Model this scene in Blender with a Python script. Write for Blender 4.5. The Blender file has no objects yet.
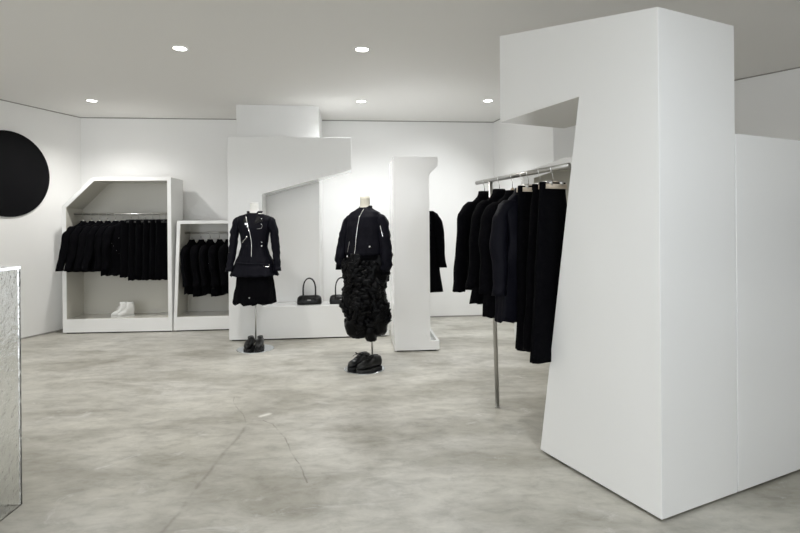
import bpy, bmesh, math, random
from mathutils import Vector, Matrix, noise
from mathutils.bvhtree import BVHTree
PI = math.pi
random.seed(7)
S = bpy.context.scene
C = S.collection
EYE = 1.35
H = 2.86            # ceiling height

# ------------------------------------------------------------------ materials
def mat(name, col, rough=0.5, metal=0.0, spec=0.5, coat=0.0, bump=0.0, bscale=40, var=0.0, vscale=3, trans=0.0, ior=1.45, sheen=0.0):
    m = bpy.data.materials.new(name); m.use_nodes = True
    nt = m.node_tree; b = nt.nodes['Principled BSDF']
    b.inputs['Base Color'].default_value = (*col, 1)
    b.inputs['Roughness'].default_value = rough
    b.inputs['Metallic'].default_value = metal
    b.inputs['Specular IOR Level'].default_value = spec
    b.inputs['Coat Weight'].default_value = coat
    b.inputs['Coat Roughness'].default_value = 0.08
    b.inputs['Transmission Weight'].default_value = trans
    b.inputs['IOR'].default_value = ior
    b.inputs['Sheen Weight'].default_value = sheen
    tc = nt.nodes.new('ShaderNodeTexCoord')
    if bump:
        n = nt.nodes.new('ShaderNodeTexNoise'); n.inputs['Scale'].default_value = bscale; n.inputs['Detail'].default_value = 4
        nt.links.new(tc.outputs['Object'], n.inputs['Vector'])
        bp = nt.nodes.new('ShaderNodeBump'); bp.inputs['Strength'].default_value = bump; bp.inputs['Distance'].default_value = 0.01
        nt.links.new(n.outputs['Fac'], bp.inputs['Height']); nt.links.new(bp.outputs['Normal'], b.inputs['Normal'])
    if var:
        n = nt.nodes.new('ShaderNodeTexNoise'); n.inputs['Scale'].default_value = vscale; n.inputs['Detail'].default_value = 3
        nt.links.new(tc.outputs['Object'], n.inputs['Vector'])
        r = nt.nodes.new('ShaderNodeValToRGB')
        r.color_ramp.elements[0].position = 0.3; r.color_ramp.elements[1].position = 0.7
        r.color_ramp.elements[0].color = (*[c*(1-var) for c in col], 1)
        r.color_ramp.elements[1].color = (*[min(1, c*(1+var)) for c in col], 1)
        nt.links.new(n.outputs['Fac'], r.inputs['Fac']); nt.links.new(r.outputs['Color'], b.inputs['Base Color'])
    return m

M = {}
M['wall'] = mat('matt_white_paint', (.84, .838, .828), .55, bump=.04, bscale=60)
M['wall_gloss'] = mat('lacquered_white_wall', (.84, .838, .828), .07, spec=.4, bump=.01, bscale=3)
M['ceiling'] = mat('ceiling_paint', (.80, .79, .77), .7, bump=.03, bscale=30)
M['lacquer'] = mat('white_display_lacquer', (.85, .85, .84), .14, spec=.5, bump=.012, bscale=6)
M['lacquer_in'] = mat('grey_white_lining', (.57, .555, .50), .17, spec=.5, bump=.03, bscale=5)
M['gap'] = mat('dark_recess', (.012, .012, .011), .8)  # near-black colour deepens the shade in the slots under the displays
M['steel'] = mat('brushed_steel', (.50, .49, .47), .28, metal=1, bump=.02, bscale=90)
M['plate'] = mat('polished_steel_plate', (.70, .73, .76), .16, metal=1)
M['chrome'] = mat('bright_zip_metal', (.85, .85, .84), .2, metal=1)
M['wood'] = mat('pale_wood', (.52, .41, .29), .45, var=.15, vscale=20)
M['beige'] = mat('beige_clamp_wood', (.60, .52, .42), .5, var=.1, vscale=15)
M['whitehang'] = mat('white_hanger', (.75, .74, .7), .35)
M['fabric'] = mat('black_wool', (.0022, .0022, .003), .9, spec=.06, bump=.5, bscale=60, sheen=.0)
M['nylon'] = mat('black_nylon', (.0035, .0035, .007), .6, spec=.12, bump=.5, bscale=25)
M['satin'] = mat('black_satin', (.0016, .0016, .002), .36, spec=.13, bump=.4, bscale=30)
M['leather'] = mat('black_leather', (.004, .004, .004), .32, spec=.4, bump=.2, bscale=80)
M['rubber'] = mat('black_rubber', (.01, .01, .01), .6)
M['bust'] = mat('ivory_bust', (.62, .59, .50), .6)
M['bustwhite'] = mat('white_bust', (.78, .77, .74), .5)
M['whitecanvas'] = mat('white_leather', (.72, .72, .70), .45, bump=.1, bscale=60)
M['black_disc'] = mat('black_panel', (.004, .004, .005), .5, spec=.12, bump=.03, bscale=30)
M['trim'] = mat('white_trim', (.85, .85, .83), .4)
M['acrylic'] = mat('clear_acrylic', (.97, .98, .98), .02, trans=1, ior=1.35)
M['acrylic_wavy'] = mat('rippled_acrylic', (.97, .98, .98), .03, trans=1, ior=1.35, bump=.6, bscale=22)

def emis(name, col, st):
    m = bpy.data.materials.new(name); m.use_nodes = True; nt = m.node_tree; nt.nodes.clear()
    e = nt.nodes.new('ShaderNodeEmission'); o = nt.nodes.new('ShaderNodeOutputMaterial')
    e.inputs['Color'].default_value = (*col, 1); e.inputs['Strength'].default_value = st
    nt.links.new(e.outputs[0], o.inputs['Surface']); return m
M['lens'] = emis('downlight_lens', (1, .98, .94), 14)

def concrete():
    m = bpy.data.materials.new('polished_concrete'); m.use_nodes = True
    nt = m.node_tree; N = nt.nodes; L = nt.links; b = N['Principled BSDF']
    tc = N.new('ShaderNodeTexCoord')
    def noi(sc, det=5, rough=.55, dist=0, stretch=None):
        n = N.new('ShaderNodeTexNoise'); n.inputs['Scale'].default_value = sc; n.inputs['Detail'].default_value = det
        n.inputs['Roughness'].default_value = rough; n.inputs['Distortion'].default_value = dist
        if stretch:
            mp = N.new('ShaderNodeMapping'); mp.inputs['Scale'].default_value = stretch[:3]; mp.inputs['Rotation'].default_value = (0, 0, stretch[3])
            L.new(tc.outputs['Object'], mp.inputs['Vector']); L.new(mp.outputs['Vector'], n.inputs['Vector'])
        else: L.new(tc.outputs['Object'], n.inputs['Vector'])
        return n.outputs['Fac']
    def ramp(v, stops):
        r = N.new('ShaderNodeValToRGB'); e = r.color_ramp.elements
        e[0].position, e[0].color = stops[0][0], (*stops[0][1], 1); e[1].position, e[1].color = stops[-1][0], (*stops[-1][1], 1)
        for p, c in stops[1:-1]:
            x = e.new(p); x.color = (*c, 1)
        L.new(v, r.inputs['Fac']); return r.outputs['Color']
    def mix(a, bb, fac, mode='MIX'):
        x = N.new('ShaderNodeMix'); x.data_type = 'RGBA'; x.blend_type = mode
        if isinstance(fac, float): x.inputs[0].default_value = fac
        else: L.new(fac, x.inputs[0])
        for i, q in ((6, a), (7, bb)):
            if isinstance(q, tuple): x.inputs[i].default_value = (*q, 1)
            else: L.new(q, x.inputs[i])
        return x.outputs[2]
    def math_(op, a, bb=None, c=None, clamp=False):
        x = N.new('ShaderNodeMath'); x.operation = op; x.use_clamp = clamp
        for i, q in enumerate((a, bb, c)):
            if q is None: continue
            if isinstance(q, (int, float)): x.inputs[i].default_value = q
            else: L.new(q, x.inputs[i])
        return x.outputs[0]
    col = ramp(noi(.55, 6, .55, .3), [(.3, (.36, .345, .295)), (.5, (.45, .435, .39)), (.7, (.54, .525, .485))])
    streak = ramp(noi(1.1, 6, .6, .6, (1, 2.3, 1, .5)), [(.38, (.70, .69, .655)), (.5, (.97, .97, .97)), (.64, (1.2, 1.2, 1.2))])
    col = mix(col, streak, .8, 'MULTIPLY')
    fine = ramp(noi(7, 6, .7, .4, (1, 1.8, 1, -.3)), [(.34, (.76, .76, .75)), (.5, (1, 1, 1)), (.68, (1.16, 1.16, 1.16))])
    col = mix(col, fine, .75, 'MULTIPLY')
    # worn pale scuffs
    sc = ramp(noi(2.6, 8, .72, 1.2, (1, 1.6, 1, .9)), [(.60, (0, 0, 0)), (.70, (1, 1, 1))])
    col = mix(col, (.60, .59, .56), math_('MULTIPLY', sc, .6))
    # cracks and the saw-cut joint: distance to segments, edges made ragged by noise
    sep = N.new('ShaderNodeSeparateXYZ')
    nn = N.new('ShaderNodeTexNoise'); nn.inputs['Scale'].default_value = 5; nn.inputs['Detail'].default_value = 4
    L.new(tc.outputs['Object'], nn.inputs['Vector'])
    w = N.new('ShaderNodeVectorMath'); w.operation = 'MULTIPLY_ADD'; w.inputs[1].default_value = (.045, .045, 0)
    L.new(nn.outputs['Color'], w.inputs[0]); L.new(tc.outputs['Object'], w.inputs[2])
    off = N.new('ShaderNodeVectorMath'); off.operation = 'SUBTRACT'; off.inputs[1].default_value = (.0225, .0225, 0)
    L.new(w.outputs[0], off.inputs[0]); L.new(off.outputs[0], sep.inputs[0])
    def seg(a, c, wd):
        dx, dy = c[0]-a[0], c[1]-a[1]; ll = dx*dx+dy*dy
        px = math_('SUBTRACT', sep.outputs[0], a[0]); py = math_('SUBTRACT', sep.outputs[1], a[1])
        t = math_('DIVIDE', math_('ADD', math_('MULTIPLY', px, dx), math_('MULTIPLY', py, dy)), ll, clamp=True)
        qx = math_('SUBTRACT', px, math_('MULTIPLY', t, dx)); qy = math_('SUBTRACT', py, math_('MULTIPLY', t, dy))
        d = math_('SQRT', math_('ADD', math_('MULTIPLY', qx, qx), math_('MULTIPLY', qy, qy)))
        return math_('SUBTRACT', 1, math_('DIVIDE', d, wd), clamp=True)
    def union(lst):
        r = lst[0]
        for q in lst[1:]: r = math_('MAXIMUM', r, q)
        return r
    thin = union([seg(p, q, .0065) for p, q in [((-1.33, 4.08), (-1.28, 3.93)), ((-1.28, 3.93), (-1.134, 3.684)), ((-1.134, 3.684), (-1.07, 3.53)),
            ((-.958, 3.585), (-.87, 3.51)), ((-.87, 3.51), (-.736, 3.248)), ((-.736, 3.248), (-.60, 2.95)), ((-.60, 2.95), (-.5, 2.7))]])
    joint = union([seg((-1.04, 3.6), (-1.06, 2.9), .018), seg((-1.06, 2.9), (-1.05, 1.4), .016)])
    wide = union([seg((-1.0, 4.6), (-1.05, 1.4), .16)])
    spot = seg((-1.00, 3.66), (-.955, 3.69), .03)
    br = ramp(noi(7, 4, .6), [(.38, (.1, .1, .1)), (.62, (1, 1, 1))])
    col = mix(col, (.30, .285, .25), math_('MULTIPLY', math_('MULTIPLY', wide, br), .5))
    col = mix(col, (.22, .205, .175), math_('MULTIPLY', math_('MULTIPLY', joint, br), .8))
    col = mix(col, (.16, .145, .12), math_('MULTIPLY', math_('MULTIPLY', thin, br), .75))
    col = mix(col, (.72, .71, .66), math_('MULTIPLY', spot, 1.0))
    L.new(col, b.inputs['Base Color'])
    ro = math_('MULTIPLY_ADD', noi(3, 5), .28, .24); L.new(ro, b.inputs['Roughness'])
    b.inputs['Specular IOR Level'].default_value = .38
    bp = N.new('ShaderNodeBump'); bp.inputs['Strength'].default_value = .08; bp.inputs['Distance'].default_value = .01
    L.new(noi(14, 6), bp.inputs['Height']); L.new(bp.outputs['Normal'], b.inputs['Normal'])
    return m
M['floor'] = concrete()

# ------------------------------------------------------------------ helpers
def link(name, verts, faces, m, parent=None, smooth=False, bevel=0, loc=None, rot=None):
    me = bpy.data.meshes.new(name); me.from_pydata([tuple(v) for v in verts], [], faces)
    bm = bmesh.new(); bm.from_mesh(me); bmesh.ops.recalc_face_normals(bm, faces=bm.faces); bm.to_mesh(me); bm.free()
    me.materials.append(m if not isinstance(m, str) else M[m])
    o = bpy.data.objects.new(name, me); C.objects.link(o)
    if parent: o.parent = parent
    if loc: o.location = loc
    if rot: o.rotation_euler = rot
    if smooth: me.shade_smooth()
    if bevel:
        b = o.modifiers.new('bevel', 'BEVEL'); b.width = bevel; b.segments = 2; b.limit_method = 'ANGLE'; b.angle_limit = .6
        me.shade_smooth(); w = o.modifiers.new('wn', 'WEIGHTED_NORMAL'); w.keep_sharp = False
    return o
class G:
    """collects geometry for one mesh"""
    def __init__(s): s.v = []; s.f = []
    def add(s, v, f):
        k = len(s.v); s.v += [Vector(q) for q in v]; s.f += [tuple(i+k for i in q) for q in f]; return s
    def box(s, x0, x1, y0, y1, z0, z1):
        return s.add([(x0,y0,z0),(x1,y0,z0),(x1,y1,z0),(x0,y1,z0),(x0,y0,z1),(x1,y0,z1),(x1,y1,z1),(x0,y1,z1)],
                     [(0,1,2,3),(4,5,6,7),(0,1,5,4),(1,2,6,5),(2,3,7,6),(3,0,4,7)])
    def prism(s, poly, y0, y1):           # poly of (x, z), pushed through y
        n = len(poly)
        v = [(x, y0, z) for x, z in poly] + [(x, y1, z) for x, z in poly]
        return s.add(v, [tuple(range(n)), tuple(range(n, 2*n))] + [(i, (i+1) % n, (i+1) % n+n, i+n) for i in range(n)])
    def ring(s, outer, inner, y0, y1):    # frame between two outlines with equal corner counts
        n = len(outer)
        v = [(x, y0, z) for x, z in outer] + [(x, y0, z) for x, z in inner] + [(x, y1, z) for x, z in outer] + [(x, y1, z) for x, z in inner]
        f = []
        for i in range(n):
            j = (i+1) % n
            f += [(i, j, j+n, i+n), (i+2*n, j+2*n, j+3*n, i+3*n), (i, j, j+2*n, i+2*n), (i+n, j+n, j+3*n, i+3*n)]
        return s.add(v, f)
    def rings(s, rs, cap=True):           # list of equal-length closed point rings
        n = len(rs[0]); v = [p for r in rs for p in r]; f = []
        for k in range(len(rs)-1):
            for i in range(n):
                j = (i+1) % n; f.append((k*n+i, k*n+j, (k+1)*n+j, (k+1)*n+i))
        if cap: f += [tuple(range(n)), tuple(range((len(rs)-1)*n, len(rs)*n))]
        return s.add(v, f)
    def tube(s, pts, r, n=8):
        pts = [Vector(p) for p in pts]; rs = []
        rr = r if isinstance(r, (list, tuple)) else [r]*len(pts)
        up = None
        for i, p in enumerate(pts):
            t = (pts[min(i+1, len(pts)-1)] - pts[max(i-1, 0)]).normalized()
            if up is None:
                a = t.cross(Vector((0, 0, 1)));  a = a if a.length > .1 else t.cross(Vector((1, 0, 0)))
                up = a.normalized()
            a = (up - t*up.dot(t)).normalized(); b = t.cross(a); up = a
            rs.append([p + (a*math.cos(2*PI*k/n) + b*math.sin(2*PI*k/n))*rr[i] for k in range(n)])
        return s.rings(rs)
    def cyl(s, x, y, z0, z1, r0, r1=None, n=32):
        r1 = r0 if r1 is None else r1
        return s.rings([[(x+r*math.cos(2*PI*k/n), y+r*math.sin(2*PI*k/n), z) for k in range(n)] for z, r in ((z0, r0), (z1, r1))])
    def build(s, name, m, parent=None, **k): return link(name, s.v, s.f, m, parent, **k)

def empty(name, label=None, cat=None, loc=(0,0,0), rz=0, group=None):
    o = bpy.data.objects.new(name, None); C.objects.link(o); o.location = loc; o.rotation_euler = (0, 0, rz); o.empty_display_size = .1
    return tag(o, label, cat, group)
def tag(o, label=None, cat=None, group=None):
    if label: o['label'] = label
    if cat: o['category'] = cat
    if group: o['group'] = group
    return o
def structure(o): o['kind'] = 'structure'; return o
def ell(cx, cy, z, rx, ry, n=28, p=1.0, ph=0):
    out = []
    for k in range(n):
        a = 2*PI*k/n; c, s_ = math.cos(a), math.sin(a)
        out.append(Vector((cx + rx*math.copysign(abs(c)**p, c), cy + ry*math.copysign(abs(s_)**p, s_), z)))
    return out
def dense(keys, n):
    """smoothly resample key rows (first value the parameter) to n rows"""
    t0, t1 = keys[0][0], keys[-1][0]; out = []
    for i in range(n):
        t = t0 + (t1-t0)*i/(n-1)
        for a, b in zip(keys, keys[1:]):
            if (a[0]-t)*(b[0]-t) <= 1e-12:
                u = (t-a[0])/(b[0]-a[0]) if b[0] != a[0] else 0
                u = u*.4 + (u*u*(3-2*u))*.6
                out.append((t,) + tuple(p+(q-p)*u for p, q in zip(a[1:], b[1:]))); break
    return out
def loft(keys, n=32, rows=24, p=.85, folds=(0, 5), rough=0.0, seed=0, hem=0.0, ntop=0):
    """keys: (z, cx, cy, rx, ry). vertical folds grow downwards; rough is noise displacement"""
    rs = []
    D = dense(keys, rows); z0, z1 = D[0][0], D[-1][0]
    for z, cx, cy, rx, ry in D:
        r = ell(cx, cy, z, rx, ry, n, p); u = (z-z0)/(z1-z0) if z1 != z0 else 0
        q = []
        for k, v in enumerate(r):
            a = 2*PI*k/n
            d = Vector((v.x-cx, (v.y-cy)*1.6, 0)); d = d.normalized() if d.length else d
            f = folds[0]*u*(math.sin(a*folds[1]+seed) + .5*math.sin(a*folds[1]*2.3+seed*2))
            nz = noise.noise(Vector((v.x*9, v.y*9, v.z*6))+Vector((seed*3.1, seed, 0)))
            v = v + d*(f + rough*nz)
            if hem and u > .93: v.z += hem*math.sin(a*folds[1]*2+seed)*(.6+nz)
            q.append(v)
        rs.append(q)
    g = G(); g.rings(rs); return g
def bvh(o):
    me = o.data; return BVHTree.FromPolygons([v.co[:] for v in me.vertices], [p.vertices[:] for p in me.polygons])
def front(b, x, z, off=.004):
    h = b.ray_cast(Vector((x, -1, z)), Vector((0, 1, 0)))[0]
    return Vector((x, (h.y if h else 0)-off, z))

# ------------------------------------------------------------------ room shell
room = [(-7.42, -3.2), (-4.36, 7.05), (1.39, 7.6), (1.78, 5.95), (3.17, 5.95), (7.6, .35), (7.6, -3.2)]
names = ['wall_left', 'wall_back', 'wall_right_back', 'wall_niche', 'wall_right', 'wall_right_front']
def wall(name, a, b, m, t=.12, z1=H, z0=0):
    # thickness on the outside of the room
    a = Vector((*a, 0)); b = Vector((*b, 0)); d = (b-a).normalized(); n = Vector((-d.y, d.x, 0))
    a2 = a - d*0; b2 = b + d*0
    v = [a2, b2, b2+n*t, a2+n*t]
    V = [Vector((q.x, q.y, z0)) for q in v] + [Vector((q.x, q.y, z1)) for q in v]
    o = link(name, V, [(0,1,2,3),(4,5,6,7),(0,1,5,4),(1,2,6,5),(2,3,7,6),(3,0,4,7)], m); structure(o); return o
for i, nme in enumerate(names):
    wall(nme, room[i], room[i+1], 'wall_gloss' if nme == 'wall_left' else 'wall')
# grey strips painted as the shade of a gap, along ceiling and wall foot
def strip(name, a, b, z0, z1, out, m):
    a = Vector((*a, 0)); b = Vector((*b, 0)); d = (b-a).normalized(); n = Vector((d.y, -d.x, 0))*out
    v = [a, b, b+n, a+n]
    V = [Vector((q.x, q.y, z0)) for q in v] + [Vector((q.x, q.y, z1)) for q in v]
    return structure(link(name, V, [(0,1,2,3),(4,5,6,7),(0,1,5,4),(1,2,6,5),(2,3,7,6),(3,0,4,7)], m))
gapm = mat('ceiling_shadow_gap', (.32, .31, .29), .8); 
for i in (0, 1, 2, 4):
    strip('trim_%d' % (i+1), room[i], room[i+1], H-.012, H, .004, gapm)
    strip('baseboard_'+['left', 'back', 'right_back', '', 'right'][i], room[i], room[i+1], 0, .018, .004, gapm)
xs = [p[0] for p in room]; ys = [p[1] for p in room]
fl = G().add([(-7.6, -3.4, 0), (7.8, -3.4, 0), (7.8, 7.9, 0), (-7.6, 7.9, 0), (-7.6, -3.4, -.1), (7.8, -3.4, -.1), (7.8, 7.9, -.1), (-7.6, 7.9, -.1)],
    [(0,1,2,3),(4,5,6,7),(0,1,5,4),(1,2,6,5),(2,3,7,6),(3,0,4,7)]).build('floor', 'floor'); structure(fl)
ce = G().box(-7.6, 7.8, -3.4, 7.9, H, H+.12).build('ceiling', 'ceiling'); structure(ce)
# storefront behind the viewer: piers, lintel and mullions round wide openings
fw = G().box(-7.5, -7.2, -3.32, -3.2, 0, H).box(2.4, 7.7, -3.32, -3.2, 0, H).box(-7.2, 2.4, -3.32, -3.2, 2.78, H).box(-7.2, 2.4, -3.32, -3.2, 0, .06)
structure(fw.build('wall_front', 'wall'))
for k in range(3):
    x0 = -7.2 + k*9.6/3
    w = G().ring([(x0, .06), (x0+3.2, .06), (x0+3.2, 2.78), (x0, 2.78)], [(x0+.04, .10), (x0+3.16, .10), (x0+3.16, 2.74), (x0+.04, 2.74)], -3.3, -3.22)
    structure(w.build('window_%d' % (k+1), 'steel'))
# square pier running from floor to ceiling behind the big display
pr = empty('wall_pier', loc=(-2.02, 6.385, 0), rz=math.atan2(.104, .994)); structure(pr)
G().box(0, 1.012, 0, .86, 0, H).build('pier_shaft', 'wall', pr, bevel=.004)

# ------------------------------------------------------------------ free-standing displays
def plinth(poly_x0, x1, y0, y1, root, h=.016):
    G().box(poly_x0+.03, x1-.03, y0+.03, y1-.03, 0, h).build('recessed_foot', 'gap', root)
Z0 = .015
# foreground: tall leaning tower with an overhanging arm
tw = empty('display_tower', 'huge white angular tower in the right foreground with an overhanging arm', 'display structure', (1.166, 2.313, 0), math.atan2(-.904, .427))
G().prism([(0, Z0), (-.813, Z0), (-.483, 2.027), (-1.181, 2.018), (-1.178, 2.584), (0, 2.322)], 0, .546).build('angular_body', 'lacquer', tw, bevel=.003)
plinth(-.79, 0, 0, .546, tw)
pn = empty('display_block', 'plain white block against the right side of the foreground tower, at the right frame edge', 'display structure', (1.166, 2.313, 0), math.atan2(-.904, .427))
G().box(-.5, 0, .552, 2.15, Z0, 1.79).build('block_body', 'lacquer', pn, bevel=.003)
plinth(-.5, 0, .5495, 2.15, pn)

# middle: figure-like display with arm and bench
ar = empty('display_arch', 'white angular display wall with wedge arm and low bench behind the two mannequins', 'display structure', (-2.016, 6.04, 0), math.atan2(.104, .9946))
G().prism([(0, Z0), (1.885, Z0), (1.885, .395), (.39, .395), (.39, 1.727), (1.4445, 2.02), (1.4445, 2.405), (0, 2.405)], 0, .325).build('angular_body', 'lacquer', ar, bevel=.003)
plinth(0, 1.885, 0, .325, ar)
lp = G().box(-.47, .0, 6.62, 6.80, 0, 1.615).build('low_partition', 'lacquer', bevel=.003)
tag(lp, 'low white partition between the mannequin in the bomber jacket and the narrow white pillar, behind them', 'partition')

# narrow pillar seen end-on, opening to the right, with a rail inside
pl = empty('display_cabinet', 'narrow white pillar-like cabinet with a small foot, right of the bomber jacket mannequin', 'display cabinet', (-.068, 5.465, 0), .078)
prof = [(0, Z0), (.482, Z0), (.482, .112), (.384, .112), (.384, 1.885), (.478, 1.975), (.478, 2.075), (0, 2.075)]
G().prism(prof, 0, .03).build('front_panel', 'lacquer', pl, bevel=.002)
G().prism(prof, .67, .70).build('rear_panel', 'lacquer', pl, bevel=.002)
G().box(0, .03, .03, .67, Z0, 2.075).build('back_panel', 'lacquer', pl)
G().box(.03, .455, .03, .67, Z0, .07).box(.455, .482, .03, .67, Z0, .112).build('base_tray', 'lacquer', pl)
G().prism([(.03, 2.035), (.478, 2.035), (.478, 2.075), (.03, 2.075)], .03, .67).prism([(.384, 1.885), (.478, 1.975), (.478, 2.035), (.455, 2.035)], .03, .67).build('roof', 'lacquer', pl)
G().tube([(.325, .03, 1.66), (.325, .67, 1.66)], .011, 12).build('hanging_rail', 'steel', pl, smooth=True)
plinth(0, .482, 0, .70, pl)

# gabled cabinets on the left and one at the right back
def cabinet(name, label, loc, yaw, outer, inner, depth, rail_z, rail_y, rail_x0, rail_x1, kind='lacquer_in'):
    r = empty(name, label, 'display cabinet', loc, yaw)
    out = [(x, max(z, Z0)) for x, z in outer]
    G().ring(out, inner, 0, depth).build('frame', 'lacquer', r, bevel=.003)
    inset = [(x, z) for x, z in inner]
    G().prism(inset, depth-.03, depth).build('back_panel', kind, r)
    # thin grey lining on the inner sides
    th = .004
    cx = sum(p[0] for p in inset)/len(inset); 
    inn2 = []
    n = len(inset)
    for i in range(n):
        p0, p1, p2 = Vector(inset[i-1]), Vector(inset[i]), Vector(inset[(i+1) % n])
        d1 = (p1-p0).normalized(); d2 = (p2-p1).normalized(); n1 = Vector((-d1.y, d1.x)); n2 = Vector((-d2.y, d2.x))
        b = (n1+n2).normalized(); inn2.append(tuple(p1 + b*(th/max(.3, b.dot(n1)))))
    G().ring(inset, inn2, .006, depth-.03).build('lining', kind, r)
    G().tube([(rail_x0, rail_y, rail_z), (rail_x1, rail_y, rail_z)], .011, 12).build('hanging_rail', 'steel', r, smooth=True)
    G().box(outer[0][0]+.03, outer[1][0]-.03, .03, depth-.012, 0, .016).build('recessed_foot', 'gap', r)
    return r
LC = (-4.29, 6.534, 0); LYAW = math.atan2(.081, 1.3614)
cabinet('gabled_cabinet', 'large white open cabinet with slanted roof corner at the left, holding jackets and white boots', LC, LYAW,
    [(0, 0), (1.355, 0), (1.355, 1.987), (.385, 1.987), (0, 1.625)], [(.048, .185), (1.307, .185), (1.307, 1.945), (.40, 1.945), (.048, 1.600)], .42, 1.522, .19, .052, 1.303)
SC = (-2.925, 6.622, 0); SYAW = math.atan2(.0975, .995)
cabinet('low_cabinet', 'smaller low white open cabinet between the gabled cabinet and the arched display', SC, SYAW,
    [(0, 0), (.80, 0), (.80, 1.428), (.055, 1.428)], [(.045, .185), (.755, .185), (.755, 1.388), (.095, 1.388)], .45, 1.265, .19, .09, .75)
cabinet('gabled_cabinet', 'white cabinet with slanting roof at the right back, mostly behind the clothes rack and tower', (1.315, 5.50, 0), .04,
    [(0, 0), (1.5, 0), (1.5, 2.10), (.46, 2.06), (0, 1.895)], [(.12, .185), (1.44, .185), (1.44, 2.0), (.47, 1.96), (.12, 1.84)], .40, 1.45, .19, .13, 1.43)

# black disc on the left wall
dd = Vector((-4.36+7.42, 7.05+3.2, 0)).normalized(); dn = Vector((dd.y, -dd.x, 0))   # along the wall, into the room
cpt = Vector((-4.36, 7.05, 1.993)) - dd*.985
g = G(); R = .511
g.rings([[cpt + dn*o_ + dd*rr*math.cos(2*PI*k/96) + Vector((0, 0, rr*math.sin(2*PI*k/96))) for k in range(96)] for o_, rr in ((0, R), (.018, R), (.02, R-.002))])
tag(g.build('wall_disc', 'black_disc'), 'large flat black disc mounted on the left wall, cut by the left frame edge', 'wall disc')

# acrylic block in the left foreground
ac = empty('acrylic_plinth', 'clear acrylic box plinth standing on the floor at the left frame edge', 'plinth', (-1.858, 2.519, 0), .06)
am = M['acrylic']; nt = am.node_tree; bs = nt.nodes['Principled BSDF']
T_ = .012
G().box(-.62, 0, -T_, 0, 0, 1.150).build('rear_pane', 'acrylic_wavy', ac)
G().box(-T_, 0, -.50, -T_-.0005, 0, 1.150).build('side_pane', 'acrylic_wavy', ac)
G().box(-.62, -.62+T_, -.50, -T_-.0005, 0, 1.150).build('side_pane', 'acrylic', ac)
G().box(-.62, 0, -.50-T_, -.5005, 0, 1.150).build('front_pane', 'acrylic', ac)
G().box(-.62, 0, -.50-T_, 0, 1.1505, 1.163).build('top_pane', 'acrylic', ac)

# ------------------------------------------------------------------ downlights
LP = [(-1.846, 4.35), (-3.65, 6.12), (-.313, 4.41), (-.46, 6.26), (1.085, 6.28)]
added_lamps = [(-2.6, 1.6), (-.3, 1.6), (1.15, .75), (-3.4, -.9), (.3, -1.2), (3.6, -1.0), (2.35, 4.55), (-1.9, 6.0) ]
base_l = None
where = ['nearest ceiling downlight on the left half, above the gap between cabinets and first mannequin', 'ceiling downlight in the far left corner above the gabled cabinet',
         'nearest ceiling downlight near the frame middle, above the bomber mannequin', 'far ceiling downlight just right of the pier, close to the back wall',
         'far ceiling downlight just left of the tower arm']
def downlight(x, y, label, energy, size=2.5, col=(1, .985, .955)):
    t = empty('downlight', label, 'ceiling light', (x, y, H), 0, 'recessed ceiling downlights')
    g = G(); n = 40
    g.rings([[(r*math.cos(2*PI*k/n), r*math.sin(2*PI*k/n), z) for k in range(n)] for r, z in ((.052, -.001), (.056, -.008), (.068, -.007), (.073, 0))], cap=False)
    g.build('trim_ring', 'trim', t, smooth=True)
    G().cyl(0, 0, -.0045, -.001, .053, .053, 40).build('lens', 'lens', t)
    l = bpy.data.lights.new('downlight_lamp', 'SPOT'); l.energy = energy; l.spot_size = size; l.spot_blend = .9; l.shadow_soft_size = .06; l.color = col
    o = bpy.data.objects.new('lamp', l); C.objects.link(o); o.parent = t; o.location = (0, 0, -.03)
    return t
for (x, y), w_, en, sz in zip(LP, where, (76, 98, 84, 86, 100), (2.5, 2.5, 2.5, 2.6, 2.35)):
    t = downlight(x, y, w_, en, sz, (.97, .99, 1) if x > -.5 and y > 5 else (1, .985, .955))
    if x > 1: [c for c in t.children if c.type == 'LIGHT'][0].rotation_euler = (math.radians(10), math.radians(24), 0)   # aimed a little at the back wall
for (x, y), en, sz, cl in zip(added_lamps[:6]+[(-4.7, 3.1)], (6, 12, 100, 46, 34, 40, 84), (2.5, 2.5, 3.05, 2.5, 2.5, 2.5, 2.5), [(1, .985, .955)]*2+[(.88, .94, 1)]+[(1, .985, .955)]*4):  # unseen lamps, added to brighten the foreground, left wall and tower
    downlight(x, y, 'ceiling downlight out of the frame, above the viewer', en, sz, cl)
for x, y in added_lamps[6:7]: downlight(x, y, 'ceiling downlight hidden behind the tower', 60)  # unseen lamp, added to light the niche and cabinet roof

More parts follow.
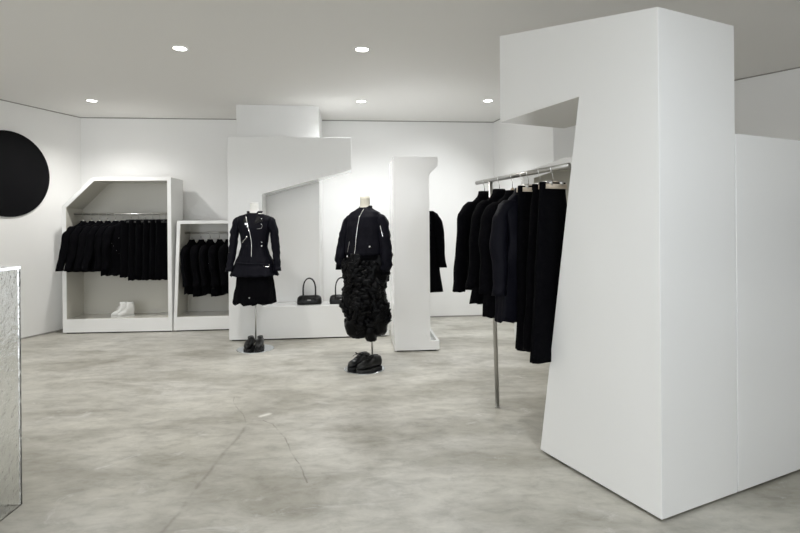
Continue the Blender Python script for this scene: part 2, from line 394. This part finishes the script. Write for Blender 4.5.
# ------------------------------------------------------------------ hangers
def hook_pts(r=.0155):
    # loop over the rail centre at origin, stem going down
    p = [(r*math.cos(a), 0, r*math.sin(a)) for a in [(-40+ i*20)*PI/180 for i in range(12)]]
    return p + [(-.010, 0, -.022), (0, 0, -.036), (0, 0, -.078)]
MESH = {}
def hanger(kind, loc, rz, label, group):
    t = empty('clothes_hanger', label, 'hanger', loc, rz, group)
    def part(key, fn, name, m):
        if key not in MESH:
            o = fn().build(name, m, t, smooth=True); MESH[key] = o.data
        else:
            o = bpy.data.objects.new(name, MESH[key]); C.objects.link(o); o.parent = t
        return o
    part('hook', lambda: G().tube(hook_pts(), .0022, 8), 'hook', 'chrome')
    if kind in ('wood', 'white'):
        def sh():
            pts = []; rr = []
            for i in range(17):
                x = -.115 + .23*i/16; a = abs(x)/.115
                pts.append((x, -.012*a, -.080-.004-.118*a**.9)); rr.append(.0095-.001*a)
            return G().tube(pts, rr, 10)
        part('sh'+kind, sh, 'shoulder_bar', 'wood' if kind == 'wood' else 'whitehang')
    else:
        w = kind
        part('bar%s' % w, lambda: G().box(-w, w, -.036, -.026, -.120, -.092).box(-w, w, .026, .036, -.120, -.092).box(-w*.3, w*.3, -.026, .026, -.0805, -.0755), 'clamp_bar', 'rubber' if w == .086 else 'beige')
        part('clip%s' % w, lambda: G().tube([(-w*.55, 0, -.10), (-w*.4, 0, -.072), (0, 0, -.074), (w*.4, 0, -.072), (w*.55, 0, -.10)], .003, 8).box(-w*.6, -w*.45, -.038, .038, -.1, -.072).box(w*.45, w*.6, -.038, .038, -.1, -.072), 'spring_clip', 'rubber' if w == .086 else 'steel')
    return t

# ------------------------------------------------------------------ hanging garments (origin at the rail)
def jacket_meshes(key, length, shoulder=.20, hemw=.21, slen=.60, sout=.075, hem=0.0, thick=.055, rough=.012, seed=1, m='fabric', studs=0, collar=.012, neck=.040):
    if key in MESH: return MESH[key]
    res = []
    zt = -.085
    body = loft([(zt, 0, 0, neck, .030), (zt-.025, 0, 0, neck+.012, .036), (zt-.06, 0, 0, .10, .044), (zt-.10, 0, 0, shoulder*.86, .05), (zt-.15, 0, 0, shoulder, thick),
                 (zt-.30, 0, 0, shoulder*.97, thick*1.1), (-length*.7, 0, 0, (shoulder+hemw)/2*.98, thick*1.1), (-length, 0, 0, hemw, thick*1.15)],
                 44, 34, .8, (.009, 5), rough, seed, hem)
    res.append(('body', body, m))
    for sx in (-1, 1):
        s = loft([(zt-.068, sx*(shoulder-.055), 0, .03, .035), (zt-.105, sx*(shoulder-.022), 0, .052, .05), (zt-.18, sx*(shoulder+.02), -.004, .056, .05),
                  (zt-.34, sx*(shoulder+.045), -.014, .050, .045), (-.085-slen*.9, sx*(shoulder+sout-.01), -.03, .045, .042), (-.085-slen, sx*(shoulder+sout), -.034, .048, .045)],
                  20, 22, .9, (.004, 3), rough*1.2, seed+sx, hem*.6)
        res.append(('sleeve', s, m))
    c = G(); rs = []; e_ = neck-.042
    for z, rx, ry, cy in ((zt-.045, .074+e_, .046, 0), (zt-.02, .062+e_, .040, -.004), (zt+collar, .048+e_, .032, .006), (zt+collar-.006, .040+e_, .026, .006), (zt-.01, .04+e_, .026, 0)):
        rs.append(ell(0, cy, z, rx, ry, 28))
    c.rings(rs, cap=False)
    if collar > .01: res.append(('collar', c, m))
    if studs:
        g = G(); rnd = random.Random(seed)
        for _ in range(studs):
            x = rnd.uniform(-.18, .18); z = rnd.uniform(-length*.97, -.3); s_ = rnd.uniform(.003, .006)
            for sy in (-1, 1):
                y = sy*(thick*1.12+.004)*math.sqrt(max(0.05, 1-(x/(shoulder*1.05))**4))
                g.add([(x-s_, y, z), (x+s_, y, z), (x, y-s_, z), (x, y+s_, z), (x, y, z-s_), (x, y, z+s_)], [(0,2,4),(2,1,4),(1,3,4),(3,0,4),(0,2,5),(2,1,5),(1,3,5),(3,0,5)])
        res.append(('stud_trim', g, 'chrome'))
    MESH[key] = res; return res
def bottom_meshes(key, length, top=.15, hemw=.2, thick=.03, seed=1, folds=6, m='fabric', hem=0, split=0, thick2=None):
    if key in MESH: return MESH[key]
    zt = -.082
    t2 = thick2 or thick*1.6
    b = loft([(zt, 0, 0, top, .017), (zt-.04, 0, 0, top*1.01, .024), (zt-.15, 0, 0, top+(hemw-top)*.2, thick), (-length*.6, 0, 0, top+(hemw-top)*.62, (thick+t2)/2), (-length, 0, 0, hemw, t2)],
             52, 30, .75, (.007, folds), .008, seed, hem)
    res = [('cloth', b, m)]
    w = G(); w.rings([ell(0, 0, z, top+.002, ry, 36, .75) for z, ry in ((zt+.001, .0185), (zt-.012, .0225), (zt-.035, .0255))], cap=False)
    res.append(('waistband', w, m))
    MESH[key] = res; return res
def garment(name, meshes, loc, rz, label, cat, group, tilt=0):
    t = empty(name, label, cat, loc, rz, group); t.rotation_euler = (0, tilt, rz)
    for i, q in enumerate(meshes):
        if isinstance(q[1], G):
            o = q[1].build(q[0], q[2], t, smooth=True)
            meshes[i] = (q[0], o.data, q[2])
        else:
            o = bpy.data.objects.new(q[0], q[1]); C.objects.link(o); o.parent = t
        if q[0] == 'stud_trim': o['kind'] = 'stuff'
    return t
def toworld(loc, yaw, x, y, z):
    c, s = math.cos(yaw), math.sin(yaw); return (loc[0]+x*c-y*s, loc[1]+x*s+y*c, loc[2]+z)
ORD = ['first', 'second', 'third', 'fourth', 'fifth', 'sixth', 'seventh', 'eighth']

# --- large gabled cabinet
RX = [.165, .272, .372, .475, .575, .668]
yaw = math.radians(60)
for i, x in enumerate(RX):
    p = toworld(LC, LYAW, x, .185, 1.522)
    key = 'jlA' if i not in (4, 5) else 'jlB'
    if i in (4, 5): ms = jacket_meshes('jlB', .79, .18, .20, .62, .065, .016, .06, .02, 3, 'fabric', studs=16, collar=.008, neck=.026)
    else: ms = jacket_meshes('jlA', .735, .18, .215, .63, .12, .008, .055, .014, 1, collar=.008, neck=.026)
    hanger('white', p, yaw, 'white hanger of the %s jacket from the left in the gabled cabinet' % ORD[i], 'white hangers in the gabled cabinet')
    garment('jacket', ms, p, yaw + random.uniform(-.07, .07), '%s black jacket from the left in the gabled cabinet%s' % (ORD[i], ', studded' if i in (4, 5) else ''), 'jacket', 'black jackets in the gabled cabinet')
SX = [.775, .87, .96, 1.05, 1.14, 1.215]
for i, x in enumerate(SX):
    p = toworld(LC, LYAW, x, .185, 1.522)
    ms = bottom_meshes('slA' if i % 2 else 'slB', .86 if i % 2 else .82, .13, .155, .03, 2+i, 5, 'fabric', .010)
    hanger(.086, p, yaw, 'clamp hanger of the %s skirt from the left in the gabled cabinet' % ORD[i], 'clamp hangers in the gabled cabinet')
    garment('skirt', ms, p, yaw + random.uniform(-.08, .08), '%s black skirt from the left in the gabled cabinet' % ORD[i], 'skirt', 'black skirts in the gabled cabinet')
# --- low cabinet
for i, x in enumerate([.185, .30, .42, .54, .655]):
    p = toworld(SC, SYAW, x, .19, 1.265)
    ms = jacket_meshes('js%d' % (i % 2), .79 + .03*(i % 2), .155, .17, .60, .03, .018, .045, .014, 5+i, 'fabric', studs=10 if i % 2 == 0 else 0, collar=.008, neck=.026)
    hanger('white', p, math.radians(80), 'white hanger of the %s jacket from the left in the low cabinet' % ORD[i], 'white hangers in the low cabinet')
    garment('jacket', ms, p, math.radians(80)+random.uniform(-.06, .06), '%s black jacket from the left on the rail of the low cabinet' % ORD[i], 'jacket', 'black jackets in the low cabinet')
# --- coat in the pillar cabinet
PC = (-.068, 5.465, 0); PY = .078
p = toworld(PC, PY, .325, .38, 1.66)
hanger('wood', p, PY, 'wooden hanger of the long coat behind the narrow pillar', 'single coat hanger')
garment('coat', jacket_meshes('coat', 1.075, .18, .25, .71, .075, 0, .06, .008, 9), p, PY, 'long black coat hanging behind the right edge of the narrow white pillar', 'coat', None)

# ------------------------------------------------------------------ foreground rack
rk = empty('clothes_rail', 'steel clothes rail on one thin leaning pole, running into the foreground tower', 'clothes rail', (.708, 3.797, 0))
RZ = 1.672
A = Vector((.60, 4.0, RZ)); B = Vector((.936, 2.848, RZ))
o0 = Vector((.708, 3.797, 0))
dA = (B-A).normalized()
G().tube([A-o0, B-o0], .0155, 20).build('hanging_rail', 'steel', rk, smooth=True)
top = A + dA*.235; G().tube([(0, 0, 0), (top-o0)-Vector((0, 0, .012))], .0155, 20).build('pole', 'steel', rk, smooth=True)
G().cyl(0, 0, 0, .006, .021, .021, 24).build('pole_foot', 'steel', rk)
def onrail(Y): t = (Y-A.y)/(B.y-A.y); q = A+(B-A)*t; return (q.x, q.y, q.z)
ry = math.radians(25)
def rackitem(Y, kind, name, meshes, label, dz=0, dyaw=0, hl=''):
    p = onrail(Y)
    if kind: hanger(kind, p, ry+dyaw, hl, 'hangers on the foreground rail')
    return garment(name, meshes, (p[0], p[1], p[2]+dz), ry+dyaw, label, name, 'black clothes on the foreground rail')
rackitem(3.87, 'white', 'jacket', jacket_meshes('r1', .80, .165, .20, .72, .10, .008, .06, .015, 11), 'farthest black jacket on the foreground rail, at its left end', dyaw=.05, hl='hanger of the farthest jacket on the foreground rail, left of the pole')
rackitem(3.64, 'wood', 'jacket', jacket_meshes('r2', .86, .16, .24, .66, .09, .022, .065, .02, 12), 'second farthest black jacket on the foreground rail, with ruffled hem', hl='pale wood hanger of the second farthest jacket, just right of the pole')
rackitem(3.46, 'wood', 'jacket', jacket_meshes('r3', .905, .17, .235, .66, .07, .016, .06, .015, 13), 'third farthest black jacket on the foreground rail, under a pale wood hanger', dz=-.022, hl='pale wood hanger leaning out of the third farthest jacket')
rackitem(3.34, 'wood', 'jacket', jacket_meshes('r4', .92, .15, .21, .66, .055, .022, .06, .02, 14, 'nylon'), 'black quilted looking jacket on the foreground rail, nearest the trousers', dz=-.015, hl='pale wood hanger of the jacket nearest the trousers on the foreground rail')
rackitem(3.26, .068, 'trousers', bottom_meshes('r5', 1.11, .078, .10, .03, 15, 3), 'shorter narrow black trousers on the foreground rail, left of the wide trousers', hl='beige clamp hanger of the shorter narrow trousers')
rackitem(3.13, .03, 'trousers', bottom_meshes('r6', 1.08, .055, .13, .03, 16, 3), 'black trousers squeezed between the two other pairs on the foreground rail', hl='small beige clamp hanger between the two larger ones')
rackitem(3.0, .075, 'trousers', bottom_meshes('r7', 1.115, .092, .165, .022, 17, 4, 'fabric', 0, 0, .03), 'wide flared black trousers nearest the tower on the foreground rail', hl='broad beige clamp hanger of the wide trousers beside the tower leg')

# --- rail by the right wall, outside the frame, mirrored in the glossy block
R2 = (5.45, 1.35, 0)
r2 = empty('clothes_rail', 'free standing steel clothes rail by the right wall, outside the frame', 'clothes rail', R2, math.radians(118))
G().tube([(0, 0, 0), (0, 0, 1.66), (1.9, 0, 1.66), (1.9, 0, 0)], .014, 12).build('rail_frame', 'steel', r2, smooth=True)
for i in range(7):
    p = toworld(R2, math.radians(118), .3+i*.2, 0, 1.66)
    hanger('wood', p, math.radians(28), 'hanger on the rail by the right wall, outside the frame', 'hangers outside the frame')
    garment('coat', MESH['r3'], p, math.radians(28), 'black coat on the rail by the right wall, outside the frame', 'coat', 'black coats outside the frame')

# ------------------------------------------------------------------ shoes
def shoe(name, label, cat, loc, rz, L=.26, W=.046, m='leather', sole='rubber', boot=0, group=None, laces=True, sole_h=.022):
    t = empty(name, label, cat, loc, rz, group)
    def wid(u): return W*(.55+.45*math.sin(min(1, u*2.2)*PI/2)) if u < .45 else W*(1-.28*math.sin((u-.45)/.55*PI)**1 * .8)*(1 if u < .8 else 1-(u-.8)*1.3)
    n = 24; rs = []
    # sole outline
    out = []
    K = 14
    for i in range(K+1):
        u = i/K; out.append((wid(u)*(math.sin(PI*min(.5, u*3.2+.02))), -L/2+L*u))
    out[-1] = (out[-1][0]*.6, out[-1][1])
    loop = out + [(-x, y) for x, y in reversed(out)]
    nn = len(loop)
    g = G(); g.rings([[(x*1.06, y*1.03, 0) for x, y in loop], [(x*1.08, y*1.04, sole_h*.5) for x, y in loop], [(x*1.04, y*1.02, sole_h) for x, y in loop]])
    g.build('sole', sole, t, bevel=.002)
    rs = []
    for i in range(17):
        u = i/16; y = -L/2*1.0+L*u*.99+.001; w = max(.008, wid(u)*math.sin(PI*min(.5, u*3.2+.04)))*(1 if u < .95 else .75)
        if u < .22: h = .028+.03*math.sin(u/.22*PI/2)
        elif u < .55: h = .058+.035*(u-.22)/.33
        else: h = .093+.012*math.sin((u-.55)/.45*PI)
        if boot and u > .35: h += boot*min(1, (u-.35)/.22)
        q = []
        for k in range(20):
            a = 2*PI*k/20; c, s_ = math.cos(a), math.sin(a)
            zz = sole_h + (h-.0)*(.5+.5*s_)
            tw_ = 1 - .38*max(0, s_)**2*(1 if u > .3 else .6)
            q.append(Vector((w*math.copysign(abs(c)**.6, c)*tw_, y, zz)))
        rs.append(q)
    g = G(); g.rings(rs); up = g.build('upper', m, t, smooth=True)
    # ankle opening lining and laces
    hy = L*.22; ztop = sole_h+.1+boot
    G().rings([ell(0, hy, z, rx, .048, 20) for z, rx in ((ztop-.03, W*.62), (ztop+.006, W*.66), (ztop+.004, W*.50), (ztop-.028, W*.45))], cap=False).build('collar', m, t, smooth=True)
    if laces:
        g = G()
        for j in range(4):
            y = -L*.14+j*.026; z = sole_h+.075+j*.010
            g.tube([(-.022, y, z-.008), (-.01, y+.004, z+.002), (.01, y+.008, z+.002), (.022, y+.010, z-.008)], .0032, 6)
        y = -L*.02; z = sole_h+.105
        for sx in (-1, 1):
            g.tube([(0, y, z), (sx*.018, y-.012, z+.014), (sx*.034, y-.006, z+.006), (sx*.022, y+.004, z-.004), (0, y, z)], .0032, 6)
            g.tube([(0, y, z), (sx*.02, y-.03, z-.006), (sx*.028, y-.045, z-.02)], .0028, 6)
        g.build('laces', 'satin' if m != 'whitecanvas' else 'whitecanvas', t, smooth=True)
    return t

# ------------------------------------------------------------------ mannequins
def ribbon_ruffles(body, count, zr, seed, size=(.035, .06)):
    """crumpled gathered loops of cloth scattered over the garment surface"""
    rnd = random.Random(seed); b = bvh(body); g = G(); z0, z1 = zr
    for _ in range(count):
        a = rnd.uniform(0, 2*PI); z = rnd.uniform(z0, z1)
        d = Vector((math.cos(a), math.sin(a), 0))
        h = b.ray_cast(Vector((0.02, 0, z))+d*.8, -d)
        if h[0] is None: continue
        p, nrm = h[0], h[1].normalized()
        if nrm.dot(d) < 0: nrm = -nrm
        tx = nrm.cross(Vector((0, 0, 1))).normalized(); ty = nrm.cross(tx)
        ang = rnd.uniform(-.9, .9); u = tx*math.cos(ang)+ty*math.sin(ang); v = nrm.cross(u)
        w = rnd.uniform(*size); hh = rnd.uniform(.015, .042); ln = w*rnd.uniform(.8, 1.4)
        K, Q = 7, 5; verts = []; ph = rnd.uniform(0, 6)
        for i in range(K):
            s_ = i/(K-1)*2-1
            for j in range(Q):
                q = j/(Q-1)*2-1
                lift = hh*(1-s_*s_)*(1-.4*q*q) + .006*math.sin(5*s_+ph+q*2) - .006
                verts.append(p + u*(s_*ln) + v*(q*w*.5 + .012*math.sin(3*s_+ph)) + nrm*lift)
        g.add(verts, [(i*Q+j, i*Q+j+1, (i+1)*Q+j+1, (i+1)*Q+j) for i in range(K-1) for j in range(Q-1)])
    return g

# --- mannequin in the belted jacket, left
m1 = empty('mannequin', 'left headless mannequin wearing a short black zipped jacket over a black skirt', 'mannequin', (-1.600, 5.66, 0), .04)
G().rings([ell(0, 0, z, r, r, 64) for z, r in ((0, .20), (.005, .20), (.007, .197))]).build('base_plate', 'plate', m1, bevel=0)
G().tube([(-.012, .07, .004), (-.008, .06, .70)], .0085, 12).build('pole', 'steel', m1, smooth=True)
bd = loft([(1.60, 0, .0, .046, .046), (1.54, 0, 0, .046, .048), (1.50, 0, 0, .058, .055), (1.455, 0, 0, .15, .08), (1.40, 0, 0, .165, .095), (1.28, 0, 0, .145, .10), (1.13, 0, 0, .110, .085), (.98, 0, 0, .15, .10), (.86, 0, 0, .165, .11), (.66, 0, 0, .15, .10)], 32, 40, 1)
bd.build('bust', 'bustwhite', m1, smooth=True)
G().rings([ell(0, 0, z, r, r, 32) for z, r in ((1.598, .047), (1.606, .047), (1.61, .04))]).build('neck_cap', 'trim', m1, smooth=True)
jb = loft([(1.495, 0, .005, .060, .06), (1.482, 0, 0, .10, .072), (1.458, 0, 0, .175, .088), (1.42, 0, 0, .190, .105), (1.33, 0, 0, .170, .125), (1.22, 0, 0, .148, .115), (1.13, 0, 0, .138, .108), (1.05, 0, 0, .160, .118), (.95, 0, 0, .205, .14), (.86, 0, 0, .245, .165), (.81, 0, 0, .262, .175)],
          56, 44, .92, (.012, 8), .008, 2, .012)
jk = jb.build('jacket', 'nylon', m1, smooth=True); b1 = bvh(jk)
def sleeve(path, radii, seed, m, parent, n=18, rough=.01):
    ks = []
    pts = [Vector(p) for p in path]
    N_ = 26; P = []; Rr = []
    for i in range(N_):
        t = i/(N_-1)*(len(pts)-1); k = min(int(t), len(pts)-2); u = t-k
        P.append(pts[k].lerp(pts[k+1], u)); Rr.append(radii[k]+(radii[k+1]-radii[k])*u)
    g = G(); g.tube(P, Rr, n)
    for v in g.v:
        v += Vector((noise.noise(v*22+Vector((seed, 0, 0))), noise.noise(v*22+Vector((0, seed, 5))), 0))*rough
        v.x += .003*math.sin(v.z*70+seed)
    return g.build('sleeve', m, parent, smooth=True)
for sx in (-1, 1):
    sleeve([(sx*.145, 0, 1.428), (sx*.180, 0, 1.40), (sx*.214, .0, 1.28), (sx*.232, -.01, 1.12), (sx*.248, -.04, .96), (sx*.256, -.06, .875)], [.040, .052, .048, .044, .038, .034], 3+sx, 'nylon', jk)
    G().tube([(sx*.256, -.06, .90), (sx*.257, -.062, .86)], [.040, .044], 18).build('cuff', 'nylon', jk, smooth=True)
# collar and lapels
G().rings([ell(0, cy, z, rx, ry_, 32) for z, rx, ry_, cy in ((1.46, .105, .085, 0), (1.488, .080, .070, .004), (1.516, .088, .060, .026), (1.512, .080, .052, .026), (1.48, .06, .056, .004))], cap=False).build('collar', 'nylon', jk, smooth=True)
def strap(b, pts, w, m, parent, name, off=.006, n=12, r=None):
    P = []
    for (x0, z0), (x1, z1) in zip(pts, pts[1:]):
        for i in range(n): P.append(front(b, x0+(x1-x0)*i/n, z0+(z1-z0)*i/n, off))
    P.append(front(b, *pts[-1], off))
    return G().tube(P, w, 6).build(name, m, parent, smooth=True)
strap(b1, [(-.068, 1.455), (-.045, 1.36), (-.018, 1.28), (-.004, 1.18), (-.002, 1.02)], .0042, 'chrome', jk, 'zipper')
g = G()
for (xa, za), (xb, zb), (xc, zc) in [((-.075, 1.475), (-.10, 1.40), (-.045, 1.37)), ((.05, 1.47), (.115, 1.405), (.02, 1.37))]:
    P = [front(b1, xa, za, .012), front(b1, xb, zb, .012), front(b1, xc, zc, .010)]
    Q = [q + Vector((0, .006, 0)) for q in P]
    G().add(P+Q, [(0,1,2),(3,4,5),(0,1,4,3),(1,2,5,4),(2,0,3,5)]).build('lapel', 'satin', jk)
g = G(); p = front(b1, -.055, 1.375, .018); g.box(p.x-.016, p.x+.014, p.y-.003, p.y+.003, p.z-.010, p.z+.010); p2 = front(b1, -.04, 1.355, .018); g.box(p2.x-.006, p2.x+.006, p2.y-.003, p2.y+.003, p2.z-.016, p2.z+.012); g.build('lapel_clasp', 'chrome', jk, bevel=.001)
strap(b1, [(-.055, 1.235), (-.125, 1.155)], .003, 'chrome', jk, 'pocket_zipper')
strap(b1, [(.055, 1.32), (.10, 1.325), (.112, 1.36)], .0018, 'steel', jk, 'pocket_zipper')
for x, z, r in [(-.055, 1.238, .008), (.098, 1.135, .008), (.10, 1.175, .005), (.10, 1.37, .005), (.10, 1.43, .005)]:
    p = front(b1, x, z, .006); G().rings([[p + Vector((rr*math.cos(2*PI*k/12), yy, rr*math.sin(2*PI*k/12))) for k in range(12)] for yy, rr in ((.003, r), (-.002, r), (-.004, r*.6))]).build('button', 'chrome', jk)
g = G(); p = front(b1, .155, .925, .012)
g.tube([p+Vector((-.03, 0, .014)), p+Vector((-.028, 0, -.012)), p+Vector((.028, .004, -.012)), p+Vector((.03, .004, .014))], .0035, 6).build('buckle', 'chrome', jk)
strap(b1, [(-.19, .955), (-.05, .945), (.07, .94), (.20, .93)], .010, 'nylon', jk, 'belt', .004)
sk = loft([(1.0, 0, 0, .155, .12), (.85, 0, 0, .19, .135), (.70, 0, 0, .205, .15), (.59, -.005, 0, .222, .16), (.508, -.01, 0, .235, .168)], 60, 30, .95, (.014, 7), .012, 6, .014).build('skirt', 'fabric', m1, smooth=True)
b1s = bvh(sk)
p = front(b1s, -.02, .585, .004); G().rings([[p + Vector((rr*math.cos(2*PI*k/12), yy, rr*math.sin(2*PI*k/12))) for k in range(12)] for yy, rr in ((.003, .007), (-.002, .007))]).build('button', 'steel', sk)
shoe('shoe', 'left black shoe of the pair on the round base under the left mannequin', 'shoe', (-1.655, 5.62, .008), .02, .25, .047, group='shoes under the mannequins', laces=False)
shoe('shoe', 'right black shoe of the pair on the round base under the left mannequin', 'shoe', (-1.545, 5.63, .008), .14, .25, .047, group='shoes under the mannequins', laces=False)

# --- mannequin in bomber jacket
m2 = empty('mannequin', 'headless mannequin wearing a black bomber jacket over a long ruffled black skirt, right one', 'mannequin', (-.345, 4.84, 0), 0)
G().rings([ell(0, 0, z, r, r, 64) for z, r in ((0, .19), (.005, .19), (.007, .187))]).build('base_plate', 'plate', m2)
G().tube([(.078, .05, .004), (.06, .04, .55)], .0085, 12).build('pole', 'steel', m2, smooth=True)
tor = bpy.data.objects.new('bust_pivot', None)
TY = math.radians(-26)
def rotz(g, a, off=(0, 0)):
    c, s = math.cos(a), math.sin(a)
    for v in g.v: v.x, v.y = v.x*c - v.y*s + off[0], v.x*s + v.y*c + off[1]
    return g
OFF = (.018, 0)
bd = loft([(1.62, .0, .0, .044, .046), (1.56, 0, 0, .044, .046), (1.52, 0, 0, .050, .05), (1.485, 0, 0, .10, .07), (1.42, 0, 0, .165, .09), (1.28, 0, 0, .15, .10), (1.13, 0, 0, .120, .085), (.98, 0, 0, .15, .10), (.86, 0, 0, .16, .11), (.6, 0, 0, .14, .10)], 32, 40, 1)
rotz(bd, TY, OFF).build('bust', 'bust', m2, smooth=True)
jg = loft([(1.515, 0, 0.004, .062, .062), (1.498, 0, 0, .095, .075), (1.465, 0, 0, .165, .092), (1.42, 0, 0, .192, .115), (1.33, 0, 0, .198, .135), (1.22, 0, 0, .196, .138), (1.13, 0, 0, .200, .140), (1.085, 0, 0, .20, .142), (1.07, 0, 0, .178, .128), (1.045, 0, 0, .178, .128)],
          60, 46, .9, (.006, 6), .014, 4)
j2root = empty('jacket', loc=(OFF[0], OFF[1], 0), rz=TY); j2root.parent = m2; j2root.scale = (.94, .97, 1)
j2 = jg.build('jacket_body', 'nylon', j2root, smooth=True); b2 = bvh(j2)
for nm_, pth, rd in (('l', [(-.14, 0, 1.425), (-.185, 0, 1.39), (-.225, .0, 1.29), (-.262, -.005, 1.14), (-.278, -.03, 1.02), (-.28, -.045, .965)], [.045, .060, .062, .060, .054, .036]),
                     ('r', [(.14, 0, 1.425), (.185, 0, 1.39), (.215, -.0, 1.28), (.235, -.01, 1.13), (.25, -.02, .99), (.235, -.04, .93)], [.045, .060, .062, .062, .056, .036])):
    s_ = sleeve(pth, rd, 8, 'nylon', j2root, rough=.014)
    e = Vector(pth[-1]); G().tube([e+Vector((0, 0, .015)), e, e-Vector((0, 0, .035))], [.036, .034, .038], 18).build('cuff', 'fabric', j2root, smooth=True)
G().rings([ell(0, 0, z, rx, ry_, 48) for z, rx, ry_ in ((1.075, .186, .136), (1.06, .19, .14), (1.035, .188, .138), (1.03, .175, .125))], cap=False).build('hem_band', 'fabric', j2root, smooth=True)
G().rings([ell(0, cy, z, rx, ry_, 32) for z, rx, ry_, cy in ((1.475, .108, .085, 0), (1.503, .074, .068, .0), (1.535, .064, .054, .022), (1.531, .058, .048, .022), (1.50, .056, .054, 0))], cap=False).build('collar', 'fabric', j2root, smooth=True)
strap(b2, [(.030, 1.50), (.008, 1.42), (-.004, 1.30), (-.025, 1.16), (-.045, 1.05)], .0042, 'chrome', j2root, 'zipper', .004)
strap(b2, [(-.11, 1.20), (-.135, 1.10)], .002, 'steel', j2root, 'pocket_zipper', .003)
p = front(b2, .115, 1.155, .006); G().rings([[p + Vector((rr*math.cos(2*PI*k/12), yy, rr*math.sin(2*PI*k/12))) for k in range(12)] for yy, rr in ((.004, .009), (-.003, .009), (-.005, .006))]).build('button', 'chrome', j2root)
G().tube([(.205, -.066, 1.345), (.222, -.068, 1.29), (.235, -.066, 1.245)], .0045, 6).build('sleeve_zipper', 'chrome', j2root)
# ruffled long skirt, with two gathered puffs at the hem
sg = loft([(1.09, .02, 0, .17, .13), (1.0, .016, 0, .185, .15), (.90, .010, 0, .194, .16), (.78, .008, 0, .182, .16), (.70, .012, 0, .192, .165), (.62, .016, 0, .186, .165), (.56, .02, 0, .182, .16), (.47, .03, 0, .185, .155), (.40, .035, 0, .165, .14)],
          64, 44, .9, (.012, 7), .045, 9, 0)
sk2 = sg.build('skirt', 'satin', m2, smooth=True)
g = loft([(.47, -.055, -.03, .11, .12), (.42, -.06, -.03, .115, .12), (.35, -.062, -.03, .095, .10), (.305, -.06, -.03, .055, .06)], 32, 14, .9, (.006, 6), .03, 4)
g.build('hem_puff', 'satin', sk2, smooth=True)
g = loft([(.46, .135, -.01, .08, .12), (.40, .15, -.01, .075, .11), (.355, .15, -.01, .078, .10), (.33, .145, -.01, .055, .07)], 32, 14, .9, (.006, 6), .03, 5)
g.build('hem_puff', 'satin', sk2, smooth=True)
g = loft([(.46, .06, -.04, .06, .10), (.36, .066, -.05, .058, .09), (.30, .07, -.05, .046, .06), (.275, .075, -.05, .035, .04)], 32, 14, .9, (.006, 6), .02, 6)
g.build('hem_puff', 'satin', sk2, smooth=True)
rf = ribbon_ruffles(sk2, 300, (.40, 1.03), 5).build('ruffles', 'satin', sk2, smooth=True)
s_ = rf.modifiers.new('sol', 'SOLIDIFY'); s_.thickness = .003
shoe('shoe', 'chunky black laced shoe nearer the viewer on the base under the bomber jacket mannequin', 'shoe', (-.30, 4.765, .008), math.radians(-50), .27, .055, group='shoes under the mannequins', sole_h=.024)
shoe('shoe', 'chunky black laced shoe behind its pair on the base under the bomber jacket mannequin', 'shoe', (-.40, 4.86, .008), math.radians(-42), .27, .053, group='shoes under the mannequins', sole_h=.024)
bpy.data.objects.remove(tor)

# white ankle boots in the gabled cabinet
for i, (x, y) in enumerate([(.65, .12), (.735, .10)]):
    p = toworld(LC, LYAW, x, y, .189)
    shoe('boot', ['left', 'right'][i]+' white ankle boot of the pair on the floor of the gabled cabinet', 'boot', p, math.radians(-38 if i else -48), .205, .040, 'whitecanvas', 'whitecanvas', .065, 'white boots', True, .015)

# ------------------------------------------------------------------ handbags on the bench
def handbag(s, label):
    p = toworld((-2.016, 6.04, 0), math.atan2(.104, .9946), s, .14, .395)
    t = empty('handbag', label, 'handbag', p, math.atan2(.104, .9946), 'black handbags on the bench')
    g = G(); rs = []
    for z, a, b in ((0, .138, .055), (.004, .146, .062), (.03, .149, .065), (.06, .147, .062), (.085, .140, .052), (.10, .125, .036), (.108, .10, .018)):
        rs.append(ell(0, 0, z, a, b, 36, .45))
    g.rings(rs).build('bag_body', 'leather', t, smooth=True)
    for sy in (-1, 1):
        P = []
        for i in range(33):
            a = PI*i/32; x = .074*math.cos(a)*(1+.12*math.sin(a)); 
            z = .13 + .185*math.sin(a)**.8 if 0 < i < 32 else .13
            P.append((x, sy*.036*(1-.5*math.sin(a)), z))
        P = [(.072, sy*.064, .045), (.0735, sy*.055, .09)] + P + [(-.0735, sy*.055, .09), (-.072, sy*.064, .045)]
        G().tube(P, .0075, 8).build('handle', 'leather', t, smooth=True)
    G().box(-.022, .022, -.0675, -.062, .056, .062).build('name_plate', 'steel', t)
    G().box(-.075, .075, -.0665, -.060, .078, .081).build('front_zipper', 'satin', t)
    return t
handbag(.925, 'black leather handbag with tall looped handle, the fully visible one on the bench')
handbag(1.315, 'black leather handbag with looped handle half hidden behind the ruffled skirt')

# ------------------------------------------------------------------ world, camera, colour
w = bpy.data.worlds.new('World'); S.world = w; w.use_nodes = True
bg = w.node_tree.nodes['Background']; bg.inputs['Color'].default_value = (.92, .96, 1.0, 1); bg.inputs['Strength'].default_value = 2.45
cam = bpy.data.cameras.new('Camera'); co = bpy.data.objects.new('Camera', cam); C.objects.link(co)
co.location = (0, 0, EYE); co.rotation_euler = (PI/2, .008, 0)
cam.sensor_width = 36; cam.sensor_fit = 'HORIZONTAL'; cam.lens = 36*515/800
cam.shift_y = (225-266.5)/800; cam.clip_start = .05
S.camera = co
S.view_settings.view_transform = 'Standard'; S.view_settings.look = 'None'; S.view_settings.gamma = 1
S.view_settings.exposure = 0.15
S.view_settings.use_curve_mapping = False
S.cycles.max_bounces = 10; S.cycles.diffuse_bounces = 6; S.cycles.glossy_bounces = 4; S.cycles.transmission_bounces = 10
S.cycles.sample_clamp_indirect = 6; S.cycles.caustics_reflective = False; S.cycles.caustics_refractive = True
S.cycles.use_denoising = True
